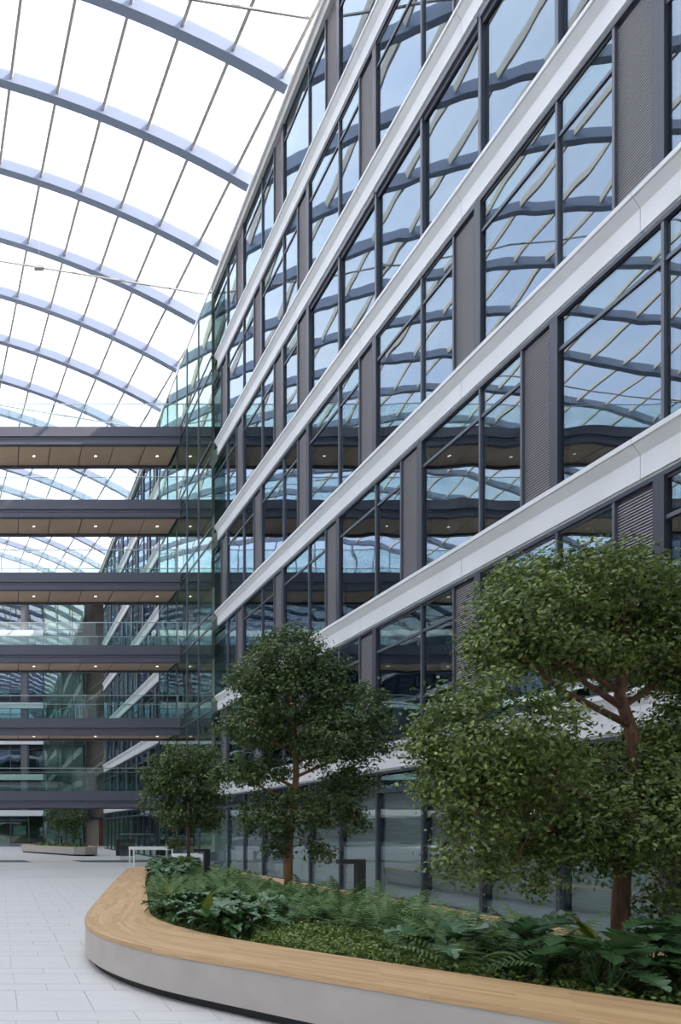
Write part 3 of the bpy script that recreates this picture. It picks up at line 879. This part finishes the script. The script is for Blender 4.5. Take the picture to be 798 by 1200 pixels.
# ------------------------------------------------------------------ lobed philodendrons
def lobed_mesh(L, W, m, nl=6, droop=.5, stalk=.22):
    mb = MB()
    # stalk
    pts = [Vector((stalk*math.sin(t*.55)*1.0, 0, stalk*1.15*t)) for t in (0, .5, 1)]
    mb.tube(pts, [.008, .007, .006], 5)
    o = pts[-1]
    def mid(t): return o+Vector((L*(t*.92), 0, L*(.42*t-droop*t*t)))
    N_ = nl*4
    edge = {1: [], -1: []}; ctr = []
    for i in range(N_+1):
        t = i/N_; c = mid(t); ctr.append(c)
        env = W*.5*math.sin(PI*(t**.72))**.75 if 0 < t < 1 else .002
        lob = .46+.54*abs(math.sin(PI*nl*t))
        for sg in (1, -1):
            hw = env*lob
            edge[sg].append(c+Vector((hw*.28, sg*hw, hw*.22+.012*math.sin(9*t+sg))))
    i0 = len(mb.v)
    for i in range(N_+1): mb.v += [tuple(ctr[i]), tuple(edge[1][i]), tuple(edge[-1][i])]
    for i in range(N_):
        a = i0+i*3; b = a+3
        mb.f += [(a, b, b+1, a+1), (a, a+2, b+2, b)]
    me = mb.mesh('leaf', m); return me
LM = [lobed_mesh(.46, .30, M_phil), lobed_mesh(.40, .24, M_phil, 5, .7), lobed_mesh(.34, .12, M_phil, 7, .35)]
LMY = lobed_mesh(.44, .16, M_phily, 7, .3)
LMB = [lobed_mesh(.50, .34, M_phil, 6, .45, .26), lobed_mesh(.42, .30, M_phil, 5, .75, .22)]
def philo(x, y, s0, meshes, nleaf, label, group, yellow=0):
    e = empty('philodendron', (x, y, .42), rng.uniform(0, 6.28)); tag(e, label, 'plant', group)
    if yellow: e['label'] = 'dark lobed plant with upright yellow-green leaves at the foot of the spreading tree' if meshes is LMB else label.replace(' plant ', ' plant showing upright yellow-green leaves ').replace(' deeply', '').replace(' in the cluster', '').replace('dark green plant', 'dark plant').replace(' large', '')
    for q in range(nleaf):
        s = s0*rng.uniform(.75, 1.15); up = rng.uniform(-.55, .25)
        me = LMY if q < yellow else meshes[int(rng.integers(0, len(meshes)))]
        if q < yellow: up = -.75
        grow('leaf', me, e, (rng.uniform(-.05, .05), rng.uniform(-.05, .05), 0), (rng.uniform(-.2, .2), up, 2*PI*q/nleaf+rng.uniform(-.3, .3)), s, 1.06)
    return e
def scatter(zx, zy, cond, dmin, nmax):
    r = []; t = 0
    while t < 3000 and len(r) < nmax:
        t += 1
        x = rng.uniform(*zx); y = rng.uniform(*zy)
        if not inside_m(x, y, .17 if y < 12 else .36) or not cond(x, y): continue
        if any((x-a)**2+(y-b)**2 < dmin*dmin for a, b in r) or any((x-a)**2+(y-b)**2 < (q+.16)**2 for a, b, q in POSTS): continue
        r.append((x, y))
    return r
for i, (x, y) in enumerate(scatter((2.1, 4.0), (7.4, 10.4), lambda x, y: zone(x, y) == 'lobed', .30, 26)):
    philo(x, y, .86, LM, 11, 'glossy long leaved plant in the cluster at the rounded corner of the bench', 'glossy plants at the rounded bench corner', 1 if i % 6 == 0 else 0)
for i, (x, y) in enumerate(scatter((3.0, 5.6), (15.3, 21.4), lambda x, y: zone(x, y) == 'lobed', .5, 16)):
    philo(x, y, 1.1, LM, 11, 'glossy broad leaved plant in the cluster at the narrow far tip of the planter', 'glossy plants at the far planter tip', 1 if i % 7 == 0 else 0)
big = [(5.05, 5.75, 1.25, 2), (5.75, 5.55, 1.3, 1), (4.75, 5.35, 1.0, 0), (5.35, 5.05, 1.05, 0), (4.62, 6.05, .95, 0), (5.9, 6.15, 1.1, 0), (5.3, 4.4, 1.0, 0), (5.8, 4.7, 1.1, 0), (4.2, 6.35, .8, 0), (5.0, 6.5, .9, 0), (5.95, 5.15, 1.0, 0)]
for x, y, s, yl in big:
    philo(x, y, s, LMB, 9, 'dark green plant with large deeply lobed leaves at the foot of the tall spreading tree', 'large lobed plants by the spreading tree', yl)

# ------------------------------------------------------------------ creeping ground cover
C = []
while len(C) < 30000:
    P = rng.uniform((2.1, 3.4), (6.25, 21.5), size=(4000, 2))
    for x, y in P:
        if not inside(x, y): continue
        z = zone(x, y)
        if z == 'cover' or (y < 12 and rng.random() < .35) or rng.random() < .06: C.append((x, y, .43+rng.random()**2*.10+(.05 if z == 'cover' else 0)))
C = np.array(C[:30000])
o = leaf_cloud('ground_cover', M_cover, C, rng.normal(size=(len(C), 3))*.6+np.array([0, 0, 1]), .045, .030, None)
tag(o, 'low yellow-green creeping ground cover between ferns and bench', 'ground cover', kind='stuff')

# ------------------------------------------------------------------ inverted L bollard lamps
def bollard(x, y, z, h, label, s=1.0, arm=.36):
    e = empty('bollard_lamp', (x, y, z)); tag(e, label, 'lamp', 'inverted L bollard lamps')
    box(-.065*s, .065*s, -.065*s, .065*s, 0, h).build('post', M_lampblk, e)
    a = box(-arm, -.065*s, -.065*s, .065*s, h-.075*s, h).build('arm', M_lampblk, e)
    box(-arm+.03, -.1, -.04*s, .04*s, h-.079*s, h-.075*s).build('diffuser', M_whitef, a)
    return e
bollard(425*11.2/800-.02, 11.2, .42, .81, 'black inverted L lamp post among the ferns near the facade')
bollard(244.5*17.2/800, 17.2, .42, .81, 'black inverted L lamp post beside the small round crowned tree')

# ------------------------------------------------------------------ far planter
FP = empty('planter', (4, 47, 0)); tag(FP, 'low pale tapered planter standing far back before the glass tower', 'planter')
fo = [(1.75, 51.5), (2.2, 50.6), (4.9, 44.4), (5.6, 44.0), (6.3, 44.3), (6.55, 45.2), (6.5, 49), (6.2, 52), (5.5, 53), (2.4, 53), (1.8, 52.4)]
def ring(poly, s, z):
    cx = sum(p[0] for p in poly)/len(poly); cy = sum(p[1] for p in poly)/len(poly)
    return [(cx+(x-cx)*s, cy+(y-cy)*s, z) for x, y in poly]
mb = MB(); m = len(fo)
for (s, z) in ((.985, .09), (1, .09), (1, .56), (.80, .56), (.80, .45)): mb.v += ring(fo, s, z)
for a in range(4):
    for k in range(m): mb.f.append((a*m+k, a*m+(k+1) % m, (a+1)*m+(k+1) % m, (a+1)*m+k))
ch(FP, mb.build('tub', M_conc))
mb = MB(); mb.v = ring(fo, .96, 0)+ring(fo, .96, .1); mb.f = [(k, (k+1) % m, m+(k+1) % m, m+k) for k in range(m)]; ch(FP, mb.build('plinth', M_plinth))
mb = MB(); mb.v = ring(fo, .805, .46); mb.f = [tuple(range(m))]; ch(FP, mb.build('soil', M_soil))
mb = MB(); mb.v = ring(fo, 1.003, .53)+ring(fo, 1.003, .575)+ring(fo, .80, .575); mb.f = [(q*m+k, q*m+(k+1) % m, (q+1)*m+(k+1) % m, (q+1)*m+k) for q in (0, 1) for k in range(m)]; ch(FP, mb.build('bench_rim', mat('rim_oak', (.46, .36, .25), .5, 0, .1, 3)))
D4 = 47.5; b4 = Vector((81*D4/F_PX, D4, .46))
t4 = tree(b4, D4, [(78,948,18,9,0), (68,956,12,10,0), (90,954,10,12,0), (80,962,16,9,.3), (95,962,5,7,0), (72,970,8,5,0), (84,974,7,5,0), (64,968,5,5,0)],
     [(78, 994), (78, 980), (79, 965), (79, 950)], .2, .12, 2.6, M_leaf2, 'distant dark tree with three thin stems in the tapered planter', .05, M_bark, 0, twig=.35)
for px in (68, 86):
    MB().tube([at(px, 994, D4)-b4, at(px+1, 970, D4)-b4, at(px+2, 955, D4)-b4], [.05, .045, .03], 6).build('trunk', M_dark, t4)
C = []
for _ in range(1800):
    x = rng.uniform(2.8, 6); y = rng.uniform(45, 52)
    if inside(x, y, [(a, b) for a, b, _ in ring(fo, .78, 0)]): C.append((x, y, .46+rng.random()*.24))
C = np.array(C)
o = leaf_cloud('ground_cover', M_fern, C, rng.normal(size=(len(C), 3))+np.array([0, 0, 1]), .28, .14, None); tag(o, 'low green planting filling the distant tapered planter', 'ground cover', kind='stuff')
bollard(5.5, 45.6, .46, .69, 'thin black inverted L lamp at the right end of the tapered planter', .8, .45)
bollard(4.5, 48.6, .46, .77, 'thin black inverted L lamp beneath the distant three-stemmed tree', .8, .35)

# ------------------------------------------------------------------ furniture between planter and facade
def table(x0, x1, y0, y1, h, label):
    e = empty('table', ((x0+x1)/2, (y0+y1)/2, 0)); tag(e, label, 'table')
    hx, hy = (x1-x0)/2, (y1-y0)/2
    box(-hx, hx, -hy, hy, h-.13, h).build('table_top', M_whitef, e)
    for a in (-1, 1):
        for b in (-1, 1): box(a*(hx-.04)-.03, a*(hx-.04)+.03, b*(hy-.04)-.03, b*(hy-.04)+.03, 0, h-.13).build('leg', M_whitef, e)
table(6.28, 8.15, 31.8, 32.9, .90, 'white standing table with square legs at the far planter tip')
table(7.1, 8.1, 27.0, 27.9, .74, 'small white table behind the small round crowned tree')
def chair(x, y, rz, label):
    e = empty('chair', (x, y, 0), rz); tag(e, label, 'chair', 'grey chairs by the facade')
    box(-.24, .24, -.22, .24, .43, .48).build('seat', M_chair, e)
    box(-.24, .24, .22, .26, .50, .86).build('backrest', M_chair, e)
    for a in (-.22, .22):
        box(a-.012, a+.012, -.21, -.185, 0, .43).build('leg', M_rail, e); box(a-.012, a+.012, .22, .245, 0, .86).build('leg', M_rail, e)
        box(a-.012, a+.012, -.21, .245, 0, .02).build('runner', M_rail, e)
for x, y, rz in ((8.35, 26.2, .3), (8.7, 27.2, -1.4), (8.0, 28.7, 3.0)): chair(x, y, rz, 'grey sled base chair between the small white table and the facade')
cn = empty('counter', (8.3, 44.5, 0)); tag(cn, 'dark grey panelled counter screen standing before the lobby glazing', 'counter')
for q in range(5): box(-.62+q*.25, -.62+q*.25+.235, 0, .05, .02, 1.08).build('panel', M_dkpanel, cn)
box(-.62, .62, .05, .09, .0, .95).build('frame', M_dark, cn)
gs = empty('glass_screen', (7.4, 36.5, 0)); tag(gs, 'clear glass balustrade behind the white standing table', 'balustrade')
for q in range(2): box(-.9+q*.92, -.9+q*.92+.9, 0, .02, .1, 1.45).build('glass_panel', M_clear, gs)
box(-.9, .92, -.02, .04, 1.45, 1.49).build('handrail', M_rail, gs); box(-.9, .92, -.02, .04, .0, .1).build('shoe', M_rail, gs)
